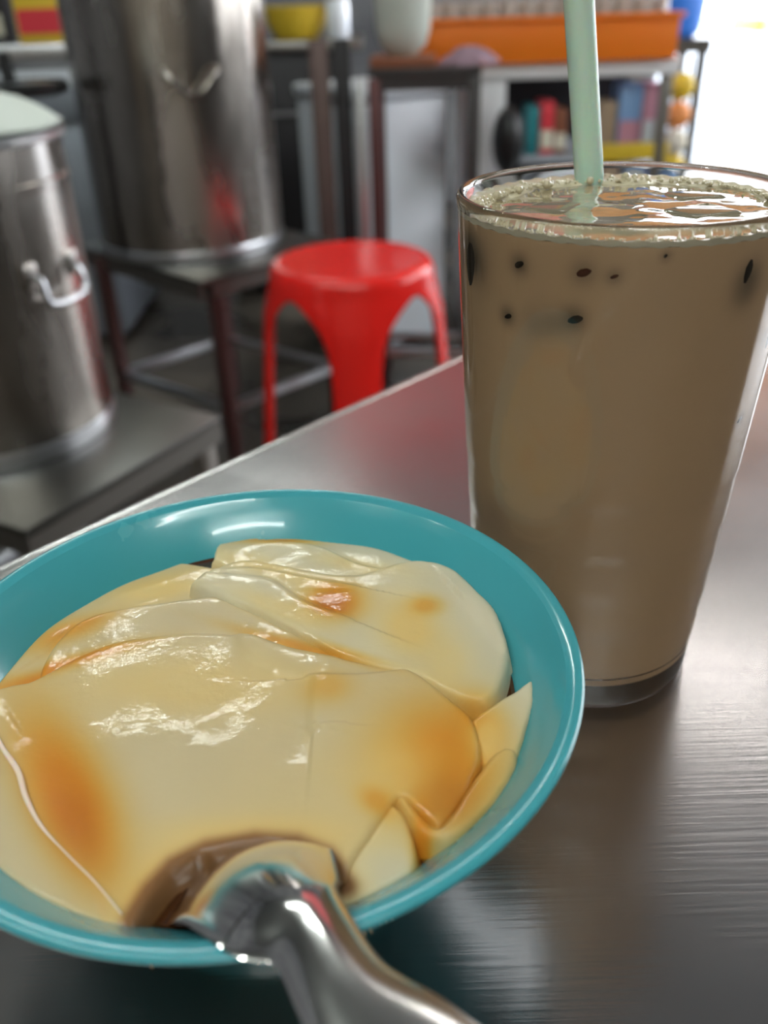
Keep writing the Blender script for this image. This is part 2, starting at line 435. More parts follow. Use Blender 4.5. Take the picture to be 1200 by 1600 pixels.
pud = thing('soy_pudding', 'cream-coloured soft soy pudding in amber syrup filling the teal bowl', 'pudding', (*BC, BZ + .012))
def slab(name, poly, h, edge=.0018, folds=(), base=CREAM, tilt=(0, 0), drop=.006, sp=.0005, wob=.0003, seed=1, rcap=True, label=None):
    """one slice: h height above the table; folds = (polyline px, step height, width, ridge height, ridge width)"""
    P = XY(smooth_curve(poly + [poly[0]], 6)[:-1])
    lo, hi = P.min(0) - .003, P.max(0) + .003
    lo = np.maximum(lo, np.array(BC) - .0625); hi = np.minimum(hi, np.array(BC) + .0625)
    X, Y = np.meshgrid(np.arange(lo[0], hi[0], sp), np.arange(lo[1], hi[1], sp), indexing='ij')
    s = poly_sdf(X, Y, P) + gnoise(X, Y, 900, seed) * .00025
    rad = np.hypot(X - BC[0], Y - BC[1])
    cen = P.mean(0)
    Z = h + tilt[0] * (X - cen[0]) + tilt[1] * (Y - cen[1]) + wob * gnoise(X, Y, 240, seed + 9) * 1.5
    for pl, st, wd, rh, rw in folds:
        sd, ad_ = line_sdf(X, Y, XY(smooth_curve(pl, 6)))
        reach = np.exp(-(ad_ / .011) ** 2)
        Z = Z + st * .5 * np.tanh(sd / wd) * reach + rh * np.exp(-(ad_ / rw) ** 2)
    wallz = np.interp(rad, np.array(prof)[:, 0], np.array(prof)[:, 1])
    if rcap:
        srad = (wall_r(h) + .0004 + .0004 * gnoise(X, Y, 300, seed + 3)) - rad
        ps = s; s = np.minimum(s, srad)
    q = np.clip(1 - s / edge, 0, 1)
    Z = Z - edge * .9 * (1 - np.sqrt(np.clip(1 - q ** 2, 0, 1))) - np.clip(-ps, 0, 1) * (drop / .0016) - np.clip(-srad, 0, 1) * 1.0
    keep = (ps > -.0016) & (srad > -.0010)
    idx = -np.ones(X.shape, int); idx[keep] = np.arange(keep.sum())
    V = np.stack([X[keep], Y[keep], Z[keep] + BZ], 1)
    a, b2, c2, d2 = idx[:-1, :-1], idx[1:, :-1], idx[1:, 1:], idx[:-1, 1:]
    k = (a >= 0) & (b2 >= 0) & (c2 >= 0) & (d2 >= 0)
    Fc = np.stack([a[k], b2[k], c2[k], d2[k]], 1)
    C = stain_color(V[:, 0], V[:, 1], base)
    me = bpy.data.meshes.new(name)
    o0 = np.array(ORG[pud])
    me.from_pydata((V - o0).tolist(), [], Fc.tolist())
    me.materials.append(tofu_m)
    ca = me.color_attributes.new('Col', 'FLOAT_COLOR', 'POINT')
    ca.data.foreach_set('color', np.concatenate([C, np.ones((len(C), 1))], 1).astype(np.float32).ravel())
    me.polygons.foreach_set('use_smooth', [True] * len(me.polygons))
    o = bpy.data.objects.new(name, me); COL.objects.link(o); o.parent = pud; ORG[o] = ORG[pud]
    if label: o['label'] = label
    return o

# left / back-left low layer
slab('pudding_slice', [(-260, 1130), (-120, 1050), (0, 1000), (90, 930), (170, 880), (245, 860), (312, 866), (350, 880), (450, 960), (420, 1040), (150, 1120), (0, 1180), (-150, 1250)],
     .0424, folds=[([(60, 1010), (112, 975), (160, 955)], .0004, .001, .0004, .0012)], tilt=(0, -.02), seed=2)
# middle ridge slab
slab('pudding_slice', [(55, 1075), (70, 1022), (112, 975), (167, 952), (250, 940), (317, 931), (354, 933), (417, 956), (496, 1000), (575, 1040), (520, 1060), (362, 1030), (180, 1045)],
     .0445, edge=.0013, tilt=(0, .03), seed=3)
# back right lobe: lower thin layer then main lobe
slab('pudding_slice', [(330, 872), (345, 842), (400, 836), (480, 828), (560, 843), (640, 853), (705, 884), (745, 928), (700, 960), (560, 930), (400, 900)],
     .0440, edge=.0012, folds=[([(430, 842), (500, 850), (560, 878), (650, 897)], -.0009, .0007, .0004, .0006)], base=PALE, seed=4)
slab('pudding_slice', [(298, 916), (345, 882), (400, 874), (480, 890), (555, 898), (640, 878), (705, 890), (748, 930), (776, 962), (793, 1008), (793, 1045), (772, 1092), (745, 1100), (700, 1086), (655, 1062), (560, 1040), (496, 1010), (417, 968), (350, 940)],
     .0462, edge=.0022, folds=[([(345, 893), (400, 893), (480, 908), (556, 922)], -.0009, .0008, .0003, .0007),
                              ([(350, 905), (420, 915), (470, 945), (548, 975)], -.0010, .0010, .0003, .0008),
                              ([(725, 945), (760, 985), (790, 1020)], .0014, .0012, 0, .001),
                              ([(560, 930), (640, 935), (690, 975), (725, 1040), (735, 1090)], .0006, .0035, 0, .001)], base=PALE, seed=5)
# big front slab with the hollow round the spoon
slab('pudding_slice', [(-290, 1200), (-140, 1120), (0, 1077), (54, 1064), (120, 1030), (187, 1004), (280, 992), (362, 989), (440, 1010), (500, 1024), (570, 1038), (640, 1049), (700, 1092), (738, 1128), (752, 1178), (738, 1228), (700, 1285), (682, 1296), (650, 1272), (625, 1252), (600, 1280), (570, 1320), (548, 1352), (538, 1380), (508, 1346), (462, 1327), (400, 1322), (326, 1336), (274, 1362), (238, 1398), (214, 1440), (200, 1480), (60, 1480), (-100, 1430), (-260, 1330)],
     .0462, edge=.0020, folds=[([(372, 992), (385, 1020), (430, 1050), (482, 1064), (490, 1085), (487, 1145)], .0016, .0016, .0002, .0010),
                               ([(482, 1066), (540, 1066), (590, 1060), (640, 1050)], -.0010, .0010, .0003, .0007),
                               ([(-60, 1090), (40, 1130), (150, 1138), (330, 1136), (480, 1140)], -.0007, .0060, 0, .0012),
                               ([(560, 1160), (620, 1180), (690, 1290)], .0009, .006, 0, .001),
                               ([(40, 1160), (90, 1250), (150, 1400)], -.0008, .004, -.0006, .007)], wob=.0004, seed=6)
# right hand wedges
slab('pudding_slice', [(733, 1122), (770, 1098), (805, 1080), (834, 1066), (833, 1100), (818, 1150), (800, 1195), (765, 1215), (752, 1185)],
     .0452, edge=.0012, base=PALE, tilt=(.10, 0), seed=7)
slab('pudding_slice', [(772, 1180), (790, 1172), (808, 1180), (800, 1215), (770, 1262), (735, 1296), (700, 1317), (665, 1312), (642, 1290), (622, 1254), (634, 1250), (660, 1280), (684, 1296), (706, 1275), (738, 1225)],
     .0464, edge=.0016, base=PALE, sp=.0004, seed=8)
slab('pudding_slice', [(612, 1256), (632, 1270), (646, 1305), (650, 1340), (640, 1362), (600, 1385), (545, 1412), (526, 1402), (540, 1358), (570, 1312)],
     .0450, edge=.0014, base=PALE, tilt=(0, .06), seed=9)
MB().lathe((*BC, BZ), [(.0003, .0408), (.03, .0408), (.0555, .0408), (.0562, .0413)], 96).go('syrup', syrup_m, pud)['label'] = 'dark brown palm sugar syrup between the slices'
# crease highlight modelled as a thin pale strip across the left of the pudding
fp = smooth_curve([(-12, 1135), (5, 1170), (28, 1205), (40, 1245), (64, 1290), (108, 1338), (150, 1380), (190, 1428)], 8)
pts = [(*atz(x, y, BZ + .0467)[:2], BZ + .0467) for x, y in fp]
MB().tube(pts, [.00015 + .0004 * math.sin(math.pi * min(1, (i + 3) / 40)) for i in range(len(pts))], 8).go('crease_highlight', crease_light_m, pud)['label'] = 'pinkish white highlight along a pudding crease, modelled as a strip'

# ------------------------------------------------------------------ spoon
sp_o = thing('spoon', 'polished stainless steel soup spoon resting on the near rim of the teal bowl', 'spoon', (-.0125, .0765, BZ + .054))
ctrl = [  # x, y, z(rel), half width, dome
    (-.0440, .1330, .0175, .004, .000), (-.0420, .1290, .0180, .0110, .0015), (-.0375, .1205, .0205, .0155, .0040),
    (-.0322, .1100, .0280, .0165, .0056), (-.0276, .1010, .0380, .0150, .0060), (-.0232, .0928, .0484, .0134, .0048),
    (-.0172, .0812, .0560, .0098, .0038), (-.0122, .0750, .0585, .0064, .0028), (-.0070, .0655, .0602, .0066, .0022),
    (-.0004, .0570, .0610, .0092, .0012), (.0062, .0480, .0610, .0112, .0008), (.0160, .0340, .0600, .0122, .0006), (.0290, .0150, .0580, .0125, .0006), (.040, .0, .0565, .009, .0004), (.0425, -.0035, .0560, .003, .0002)]
C = smooth_curve(ctrl, 8)
def spoon_part(name, C):
    V = []; Fc = []; nw = 21; th_ = .0006
    for side in (1, -1):
        for i, q in enumerate(C):
            t_ = C[min(i + 1, len(C) - 1)][:3] - C[max(i - 1, 0)][:3]; t_ /= np.linalg.norm(t_)
            a = np.cross(t_, (0, 0, 1.)); a /= np.linalg.norm(a); nn = np.cross(a, t_)
            if nn[2] < 0: nn = -nn
            for k in range(nw):
                v = -1 + 2 * k / (nw - 1)
                e = max(0, 1 - v ** 4) ** .5
                V.append(q[:3] + np.array([0, 0, BZ]) + a * v * q[3] + nn * (q[4] * (1 - v * v) - q[4] * .5 + side * th_ * e))
    m_ = len(C)
    for s0, o0 in ((0, 0), (1, m_ * nw)):
        for i in range(m_ - 1):
            for k in range(nw - 1):
                a = o0 + i * nw + k
                Fc.append((a, a + 1, a + 1 + nw, a + nw))
    for i in range(m_ - 1):
        for k in (0, nw - 1):
            a = i * nw + k; Fc.append((a, a + nw, a + nw + m_ * nw, a + m_ * nw))
    for i in (0, m_ - 1):
        for k in range(nw - 1):
            a = i * nw + k; Fc.append((a, a + 1, a + 1 + m_ * nw, a + m_ * nw))
    return obj(name, V, Fc, spoon_m, sp_o, angle=70)
spoon_part('spoon_bowl', C[:49]); spoon_part('handle', C[48:])

# ------------------------------------------------------------------ glass of milk tea
GC = (.05817, .20868)
GH, RB, RT = .13127, .03203, .0390
def ro(z):
    r = RB + (RT - RB) * z / GH
    for h in (.0130, .0258, .0380, .0510, .0657):
        r += .00022 * (1 / (1 + math.exp((h - z) / .0006)) - 1)
    return r
gl = thing('drinking_glass', 'tall clear tapered glass of milk tea with green straw beside the bowl', 'glass', (*GC, TZ))
outer = [(RB * .72, .0006), (RB - .0028, .0), (RB - .0015, .0003)] + [(ro(z), z) for z in np.concatenate([[.0018], np.linspace(.004, .068, 90), np.linspace(.070, .1275, 14)])]
rimp = [(RT, .1292), (RT + .0001, .1304), (RT - .0004, .13115), (RT - .0012, .1313), (RT - .0019, .1308), (RT - .0022, .1298)]
inner = [(ro(z) - .0023, z) for z in np.linspace(.126, .010, 30)] + [(RB - .0045, .0072), (RB - .009, .0062), (.0005, .0060)]
MB().lathe((*GC, TZ), [(.0005, .0011)] + outer + rimp + inner, 160).go('glass_body', glass_m, gl, angle=60)

TL = .1268
tea = thing('milk_tea', 'pale brown iced milk tea filling the tall glass', 'drink', (*GC, TZ + .006))
def ri(z): return ro(z) - .0023
body = [(.0005, .0057), (RB - .009, .0059), (RB - .0044, .0069), (ri(.0105) + .00015, .0105)] + [(ri(z) + .00015, z) for z in np.linspace(.014, TL - .0004, 110)] + [(ri(TL) + .00015, TL + .0002), (ri(TL) - .0012, TL - .0002)]
tea_body = MB().lathe((*GC, TZ), body, 300).go('tea_body', tea_m, tea)
V = []; Fc = []; nr, na = 60, 140
for i in range(nr + 1):
    r = ri(TL) * 1.003 * i / nr
    for k in range(na):
        a = 2 * math.pi * k / na; x, y = r * math.cos(a), r * math.sin(a)
        z = TL + .0009 * np.exp((r - ri(TL)) / .0016) + .00035 * float(gnoise(np.array(x), np.array(y), 330, 12)) * (1 - .5 * (i / nr) ** 6)
        V.append((GC[0] + x, GC[1] + y, TZ + z))
for i in range(nr):
    for k in range(na):
        a, b_ = i * na + k, i * na + (k + 1) % na
        Fc.append((a, b_, b_ + na, a + na))
obj('tea_surface', V, Fc, tea_top_m, tea)
# foam: fine froth band + bubbles round the wall
V = []; Fc = []; nb = 260
for k in range(nb):
    a = 2 * math.pi * k / nb
    back = max(0, math.sin(a - .35))
    wd = .0022 + .0058 * back ** 1.3 + .0012 * math.sin(5 * a + 1) * back + .0006 * math.sin(11 * a)
    R0 = ri(TL) + .0002
    for j, (f_, h_) in enumerate([(0, .0002), (.02, .0014), (.3, .0012), (.9, .0006), (1.05, -.0004)]):
        r = R0 - wd * f_
        V.append((GC[0] + r * math.cos(a), GC[1] + r * math.sin(a), TZ + TL + h_ + .00018 * math.sin(a * 47 + j * 2)))
    for j in range(4):
        q = k * 5 + j; w2 = ((k + 1) % nb) * 5 + j
        Fc.append((q, w2, w2 + 1, q + 1))
obj('froth_band', V, Fc, froth_m, tea)['label'] = 'paler ring of fine froth along the glass wall'
mb = MB()
for k in range(620):
    a = rng.uniform(0, 2 * math.pi); back = max(0, math.sin(a - .35))
    wd = .0022 + .0058 * back ** 1.3
    r = ri(TL) - .0004 - wd * rng.uniform(0, 1.0) ** .8 * 1.05
    s = min(.0012, .00020 + rng.exponential(.00026) * (.35 + .65 * back))
    mb.ball((GC[0] + r * math.cos(a), GC[1] + r * math.sin(a), TZ + TL + .0009 + s * .35), s, 8, 5)
mb.go('foam_bubbles', foam_m, tea, kind='stuff')
# drops and bubbles clinging at the front just under the rim line
# ice cubes just breaking the surface
for x, y, a, s, lab in ((.016, -.006, .4, .010, 'clear ice cube breaking the tea surface near the front of the glass'), (-.016, .004, .9, .009, 'clear ice cube at the tea surface left of the straw'), (.020, .012, .2, .009, 'clear ice cube at the tea surface right of the straw')):
    o = MB().box((GC[0] + x, GC[1] + y, TZ + TL - s * .5 + .0005), (s * 1.5, s * 1.3, s), (math.cos(a), math.sin(a))).go('ice_cube', ice_m, bevel=.002, seg=4, angle=80)
    tag(o, lab, 'ice', 'ice cubes in the milk tea')
# grass jelly bits pressed against the wall
def wall_hit(px, py):
    r = ray(px, py)
    for t_ in np.linspace(.12, .3, 3000):
        p = CAM + r * t_; z = p[2] - TZ
        if 0 < z < .13 and math.hypot(p[0] - GC[0], p[1] - GC[1]) < ri(z) + .0004: return p
JL = [(744, 402, .0030, .0070, jelly_m, 'large black grass jelly strip at the left edge of the glass under the rim'),
      (815, 412, .0020, .0014, jelly_m, 'small dark grass jelly bit near the top left of the glass wall'),
      (912, 425, .0024, .0012, jelly_r, 'reddish brown grass jelly bit under the straw at the glass wall'),
      (960, 431, .0014, .0008, jelly_r, 'small brown grass jelly speck right of the reddish bit'),
      (1040, 398, .0006, .0006, jelly_m, 'tiny black speck just under the foam line'),
      (797, 492, .0016, .0010, jelly_m, 'small dark grass jelly bit lower on the left of the glass'),
      (900, 497, .0022, .0012, jelly_m, 'dark grass jelly bit below the reddish bit'),
      (1166, 420, .0014, .0042, jelly_m, 'long dark grass jelly strip near the right edge of the glass'),
      (1192, 520, .0012, .0060, jelly_m, 'dark grass jelly sliver at the far right of the glass wall'),
      (1148, 653, .0012, .0012, jelly_m, 'lone dark grass jelly speck at middle right of the glass')]
for px, py, sx, sz, mt_, lab in JL:
    p = wall_hit(px, py)
    d = np.array([p[0] - GC[0], p[1] - GC[1]]); d /= np.linalg.norm(d)
    c0 = (p[0] - d[0] * .00128, p[1] - d[1] * .00128, p[2])
    mb = MB().ball((0, 0, 0), 1, 14, 9)
    tx = np.array([-d[1], d[0]])
    V = []
    for v in mb.v:
        wob = 1 + .22 * math.sin(v[0] * 2.3 + px) + .12 * math.cos(v[2] * 2.7 + py)
        V.append((c0[0] + tx[0] * v[0] * sx * wob + d[0] * v[1] * .0014, c0[1] + tx[1] * v[0] * sx * wob + d[1] * v[1] * .0014, c0[2] + v[2] * sz * wob + v[0] * sx * .3))
    tag(obj('grass_jelly', V, mb.f, mt_), lab, 'grass jelly', 'grass jelly bits in the milk tea')
# milk tea is darker where jelly floats just behind its surface
W = []
for px, py, rad, wt in [(748, 405, .0055, .85), (742, 380, .004, .7), (815, 412, .0024, .7), (912, 425, .0028, .5), (960, 431, .0018, .5), (797, 492, .0022, .7), (840, 506, .0040, .30), (868, 503, .0030, .3), (898, 497, .0028, .7),
                        (1166, 430, .0036, .6), (1160, 455, .0036, .5), (1190, 520, .0030, .6), (1190, 560, .0026, .5), (1148, 653, .0018, .6), (1040, 398, .0012, .5), (780, 800, .006, .25)]:
    p = wall_hit(px, py)
    if p is not None: W.append((p, rad, wt))
me = tea_body.data
co = np.empty(len(me.vertices) * 3); me.vertices.foreach_get('co', co); co = co.reshape(-1, 3) + np.array(ORG[tea])
Cc = np.ones((len(co), 4)); Cc[:, :3] = (.60, .385, .215)
for p, rad, wt in W:
    g = np.exp(-((co - p) ** 2).sum(1) / rad ** 2)[:, None] * wt
    Cc[:, :3] = Cc[:, :3] * (1 - g) + np.array([.05, .04, .028]) * g
ca = me.color_attributes.new('Col', 'FLOAT_COLOR', 'POINT'); ca.data.foreach_set('color', Cc.astype(np.float32).ravel())
n, l, b = nodes(tea_m)
at = n.new('ShaderNodeAttribute'); at.attribute_name = 'Col'; l.new(at.outputs['Color'], b.inputs['Base Color'])
# straw
A = np.array([.0588, .2385, TZ + .112]); B = aty(903, -25, .2475) ; D = (B - A) / np.linalg.norm(B - A)
Bt = A + D * .125
mb = MB(); n_ = 40
a1 = np.cross(D, (0, 1, 0)); a1 /= np.linalg.norm(a1); b1 = np.cross(a1, D)
V = []; Fc = []
for rr, pp in ((.00375, A), (.00375, Bt), (.0034, Bt), (.0034, A)):
    for k in range(n_):
        th = 2 * math.pi * k / n_; V.append(pp + (a1 * math.cos(th) + b1 * math.sin(th)) * rr)
for i in range(4):
    for k in range(n_):
        a, b_ = i * n_ + k, i * n_ + (k + 1) % n_; j = ((i + 1) % 4) * n_
        Fc.append((a, b_, j + (k + 1) % n_, j + k))
tag(obj('drinking_straw', V, Fc, straw_m, angle=30), 'wide pale green translucent plastic straw standing in the milk tea', 'straw')

# ------------------------------------------------------------------ red stool
SC = np.array([-.048, 1.71]); SH = .486; SK = 1.03
st = thing('stool', 'glossy red plastic stool with round seat and four legs behind the table', 'stool', (*SC, 0))
def shell_r(z): return .150 + (.205 - .150) * ((SH - z) / SH) ** .9
MB().lathe((*SC, 0), (lambda c: c * np.array([SK, 1]))(smooth_curve([(.001, SH - .004), (.03, SH - .004), (.09, SH - .003), (.122, SH - .001), (.138, SH), (.148, SH - .004), (.155, SH - .014), (.158, SH - .030), (.1595, SH - .045), (.156, SH - .045), (.151, SH - .02), (.140, SH - .008), (.001, SH - .009)], 4)).tolist(), 96).go('seat', red_pl, st, angle=50)
A0 = math.radians(-88)
for q in range(4):
    ang = A0 + q * math.pi / 2
    V = []; Fc = []; nz, nt = 40, 16
    zs = np.linspace(SH - .04, 0, nz)
    for side in (0, 1):
        for z in zs:
            dz = (SH - .04) - z
            half = math.radians(14.5) + math.radians(30.5) * math.exp(-(dz / .045) ** 1.1)
            R_ = .1595 * SK + .040 * (dz / .42) - side * .004
            for k in range(nt + 1):
                v = -1 + 2 * k / nt; th = ang + half * v
                rr = R_ + .010 * (1 - v * v) * min(1, dz / .06)
                V.append((SC[0] + rr * math.cos(th), SC[1] + rr * math.sin(th), z))
    m_ = nz * (nt + 1)
    for s0 in (0, 1):
        for i in range(nz - 1):
            for k in range(nt):
                a = s0 * m_ + i * (nt + 1) + k
                Fc.append((a, a + 1, a + nt + 2, a + nt + 1))
    for i in range(nz - 1):
        for k in (0, nt):
            a = i * (nt + 1) + k; Fc.append((a, a + nt + 1, a + nt + 1 + m_, a + m_))
    for i in (0, nz - 1):
        for k in range(nt):
            a = i * (nt + 1) + k; Fc.append((a, a + 1, a + 1 + m_, a + m_))
    obj('leg', V, Fc, red_pl, st, angle=50)

# ------------------------------------------------------------------ low steel tables and pots
def low_table(o0, u, v, su, sv, z, label, mtop, inset=.0, leg_uv=None, zs=.24, leg_m=None):
    u = np.array(u) / np.linalg.norm(u); v = np.array(v) / np.linalg.norm(v)
    c = np.array(o0) + u * su / 2 + v * sv / 2
    o = thing('low_table', label, 'table', (*c, 0))
    MB().box((*c, z - .006), (su, sv, .012), u).go('tabletop', mtop, o, bevel=.002)
    for k, (cc, dd) in enumerate(((o0 + u * su / 2 + v * .004, (su - .002, .006)), (o0 + u * su / 2 + v * (sv - .004), (su - .002, .006)))):
        MB().box((*cc, z - .026), (dd[0], dd[1], .028), u).go('apron', steel_dark, o)
    for cc in (o0 + v * sv / 2 + u * .004, o0 + v * sv / 2 + u * (su - .004)):
        MB().box((*cc, z - .026), (.006, sv - .016, .028), u).go('apron', steel_dark, o)
    lu, lv = leg_uv or (su - .03, sv - .03)
    L = [o0 + u * .018 + v * .018, o0 + u * lu + v * .018, o0 + u * lu + v * lv, o0 + u * .018 + v * lv]
    for q in L:
        MB().box((*q, (z - .012) / 2), (.028, .028, z - .012), u).go('leg', leg_m or steel_pot, o, bevel=.003)
    for i in range(4):
        a, b_ = L[i], L[(i + 1) % 4]; d = (b_ - a); ln = np.linalg.norm(d) - .026
        MB().box((*((a + b_) / 2), zs), (ln, .018, .022), d).go('stretcher', steel_pale, o, bevel=.003)
    return o
low_table(np.array([-.416, .863]), (.503, .864), (-.864, .503), .36, .42, .4, 'small square steel table at left under the lidded pot', low_top, zs=.12)
low_table(np.array([-.335, 1.767]), (.702, .712), (-.785, .62), .411, .514, .44, 'low steel table beside the red stool under the tall pot', low_top, leg_uv=(.343, .394), zs=.143, leg_m=mat('red_reflection_leg_metal', (.16, .085, .08), .35, .8))  # red-brown leg colour stands in for reflections on the steel

def pot(c, z0, R, H, label, parts):
    o = thing('stock_pot', label, 'pot', (*c, z0))
    MB().lathe((*c, z0), [(.001, .002), (R * .96, .0), (R * 1.005, .002), (R * 1.01, .008), (R * 1.01, .020), (R, .026)], 96).go('base_ring', steel_pale, o)
    MB().lathe((*c, z0), [(R, .026), (R, H * .3), (R, H * .86), (R * 1.012, H * .865), (R * 1.012, H * .885), (R, H * .89), (R, H)], 96).go('pot_wall', steel_pot, o)
    MB().lathe((*c, z0), [(R, H - .002), (R * 1.04, H), (R * 1.045, H + .004), (R * 1.03, H + .007), (R * .98, H + .004), (R * .97, H - .02)], 96).go('pot_rim', steel_pale, o)
    return o
C1 = (-.55, 1.16)
p1 = pot(C1, .4, .16, .385, 'lidded steel stock pot with white cloth on the left low table', 0)
MB().lathe((*C1, .4), [(.165, .389), (.166, .394), (.15, .396), (.12, .402), (.001, .405)], 64).go('lid', steel_pale, p1)
V = []; Fc = []
nr, na = 14, 60
for i in range(nr + 1):
    for k in range(na):
        a = 2 * math.pi * k / na; r = .160 * (i / nr) * (1 + .04 * math.sin(3 * a + 1) * (i / nr))
        z = .448 - .050 * (i / nr) ** 2.2 + .004 * math.sin(5 * a) * (i / nr) + .002 * math.sin(9 * a + i)
        V.append((C1[0] + r * math.cos(a), C1[1] + r * math.sin(a), .4 + max(z, .400)))
for i in range(nr):
    for k in range(na):
        a, b_ = i * na + k, i * na + (k + 1) % na; Fc.append((a, b_, b_ + na, a + na))
o = obj('cloth', V, Fc, cloth_m); md = o.modifiers.new('thick', 'SOLIDIFY'); md.thickness = .003
tag(o, 'folded white cloth heaped over the lid of the left pot', 'cloth')
# loop handle on the right flank of the left pot
ang = math.radians(-24)
hb = np.array([C1[0], C1[1]]); dd = np.array([math.cos(ang), math.sin(ang)]); tt = np.array([-dd[1], dd[0]])
pts = [(*(hb + dd * (.160 + b_ * .5) + tt * a * .85), .612 + h_ * 1.3) for a, b_, h_ in ((-.042, 0, .022), (-.040, .022, .018), (-.034, .034, -.004), (.034, .034, -.004), (.040, .022, .018), (.042, 0, .022))]
MB().tube(smooth_curve(pts, 4), .0042, 10).go('pot_handle', steel_pale, p1)
for sg_ in (-1, 1):
    q = hb + dd * .1575 + tt * .036 * sg_
    MB().box((*q, .640), (.006, .020, .030), dd).go('handle_plate', steel_pot, p1, bevel=.001)

C2 = (-.423, 2.086)
p2 = pot(C2, .44, .208, .60, 'tall steel stock pot standing on the low table behind the red stool', 0)
ang = math.atan2(-.80, .30); dd = np.array([math.cos(ang), math.sin(ang)]); tt = np.array([-dd[1], dd[0]])
pts = [(*(np.array(C2) + dd * (.206 + b_) + tt * a), .815 + h_) for a, b_, h_ in ((-.05, 0, 0), (-.048, .03, -.01), (0, .032, -.05), (.048, .022, -.01), (.05, 0, 0))]
MB().tube(smooth_curve(pts, 6), .005, 10).go('pot_handle', steel_pot, p2)

# ------------------------------------------------------------------ equipment at the back left
def ctr(px, py, Y): return aty(px, py, Y)
def bxpx(x0, y0, x1, y1, Y, depth):
    """box whose front face covers the given measured extent at distance Y"""
    a, b_ = aty(x0, y1, Y), aty(x1, y0, Y)
    return (a[0] + b_[0]) / 2, Y + depth / 2, (a[2] + b_[2]) / 2, b_[0] - a[0], depth, abs(b_[2] - a[2])
cab = thing('steel_counter', 'grey blue steel counter behind the lidded pot at left', 'counter', (-1.2, 2.6, 0))
MB().box((-1.27, 2.90, .82), (1.02, .62, .04), (1, 0)).go('countertop', steel_pale, cab, bevel=.004)
MB().box((-1.27, 2.91, .70), (.98, .56, .10)).go('drawer_front', steel_shelf, cab, bevel=.006)
MB().box((-1.27, 2.63, .758), (.98, .01, .045)).go('drawer_rail', white_m, cab, bevel=.003)
MB().box((-1.27, 2.93, .34), (.96, .54, .62)).go('cabinet_body', steel_shelf, cab, bevel=.006)
for x in (-1.70, -.84):
    for y in (2.7, 3.12): MB().box((x, y, .015), (.05, .05, .03)).go('foot', black_m, cab)
def carton(x, y, z, dx, dy, dz, m1, m2, lab, cat='box', name='carton', grp=None, bands=True):
    o = thing(name, lab, cat, (x, y, z), grp)
    MB().box((x, y, z + dz / 2), (dx, dy, dz)).go('carton_body', m1, o, bevel=.003)
    if bands: MB().box((x, y - dy / 2 - .001, z + dz * .30), (dx * .9, .004, dz * .35)).go('label_panel', m2, o)
    return o
carton(-.90, 2.80, .84, .13, .10, .17, yellow_m, red_m, 'yellow carton with red edge on the grey counter', grp='packets on the grey counter')
carton(-1.06, 2.84, .84, .09, .08, .15, dark_m, cream_m, 'dark carton with cream panel on the grey counter', grp='packets on the grey counter')
carton(-1.18, 2.80, .84, .07, .08, .18, white_m, tan_m, 'narrow white carton with tan panel on the grey counter', grp='packets on the grey counter')
# gas ring / valve in front of the counter, seen over the lidded pot
vx = aty(18, 140, 1.9)
vl = thing('tap_valve', 'black tap valve with round handwheel on a pipe above the cloth-covered pot', 'valve', (vx[0], vx[1], 0))
MB().tube([(vx[0] + .01, vx[1], 0), (vx[0] + .01, vx[1], vx[2] - .01)], .02, 12).go('pipe', dark_m, vl)
MB().lathe((vx[0] + .02, vx[1], vx[2]), [(.001, -.014), (.075, -.012), (.088, -.006), (.090, .008), (.084, .014), (.078, .006), (.001, .004)], 40).go('handwheel', black_m, vl)
MB().lathe((vx[0] + .02, vx[1], vx[2] + .006), [(.001, .006), (.070, .004), (.074, 0), (.001, -.002)], 40).go('wheel_face', steel_pale, vl)
MB().tube([(vx[0], vx[1], vx[2]), (vx[0] - .002, vx[1], vx[2] + .065)], [.014, .012], 12).go('knob', black_m, vl)

# dark cooker block between pot and bench
bc = thing('cooker', 'black cooker cabinet behind the tall pot', 'cooker', (-.3, 3.4, 0))
a = aty(425, 62, 2.75); b_ = aty(505, 62, 2.75)
MB().box((-.30, 3.40, .40), (.44, .50, .76)).go('cooker_body', dark_m, bc, bevel=.01)
MB().box((-.28, 3.39, .795), (.52, .54, .03)).go('cooker_top', steel_dark, bc, bevel=.004)
MB().box((-.30, 3.14, .60), (.38, .012, .012)).go('oven_rail', steel_pale, bc)
for x in (-.48, -.12): MB().box((x, 3.20, .01), (.04, .04, .02)).go('foot', black_m, bc)
pp = thing('pipe_stand', 'brown and black upright posts left of the white freezer', 'post', (-.10, 2.33, 0))
MB().box((-.120, 2.33, .42), (.045, .03, .84)).go('post', mat('rusty_brown_metal', (.16, .11, .10), .5, .5), pp, bevel=.003)
MB().box((-.066, 2.33, .42), (.04, .03, .84)).go('post', dark_m, pp, bevel=.003)
# items on the cooker
x_, y_, z_ = -.235, 3.25, .81
bo = thing('mixing_bowl', 'yellow plastic bowl on top of the black cooker', 'bowl', (x_, y_, z_))
MB().lathe((x_, y_, z_), [(.06, 0), (.07, .004), (.095, .05), (.105, .09), (.112, .093), (.110, .096), (.098, .09), (.09, .05), (.06, .012), (.001, .01)], 48).go('bowl_wall', yellow_m, bo)
for i, (x, y, mt_, lab) in enumerate(((-.10, 3.2, white_m, 'white jar nearest the yellow bowl'), (-.095, 3.32, steel_pale, 'tall steel canister beside the white sack'))):
    o = thing('canister', lab, 'canister', (x, y, .81), 'jars on the cooker')
    MB().lathe((x, y, .81), [(.001, 0), (.032, 0), (.034, .004), (.034, .10), (.028, .115)], 32).go('canister_body', mt_, o)
    MB().lathe((x, y, .81), [(.029, .112), (.031, .115), (.031, .135), (.001, .137)], 32).go('lid', steel_dark, o)

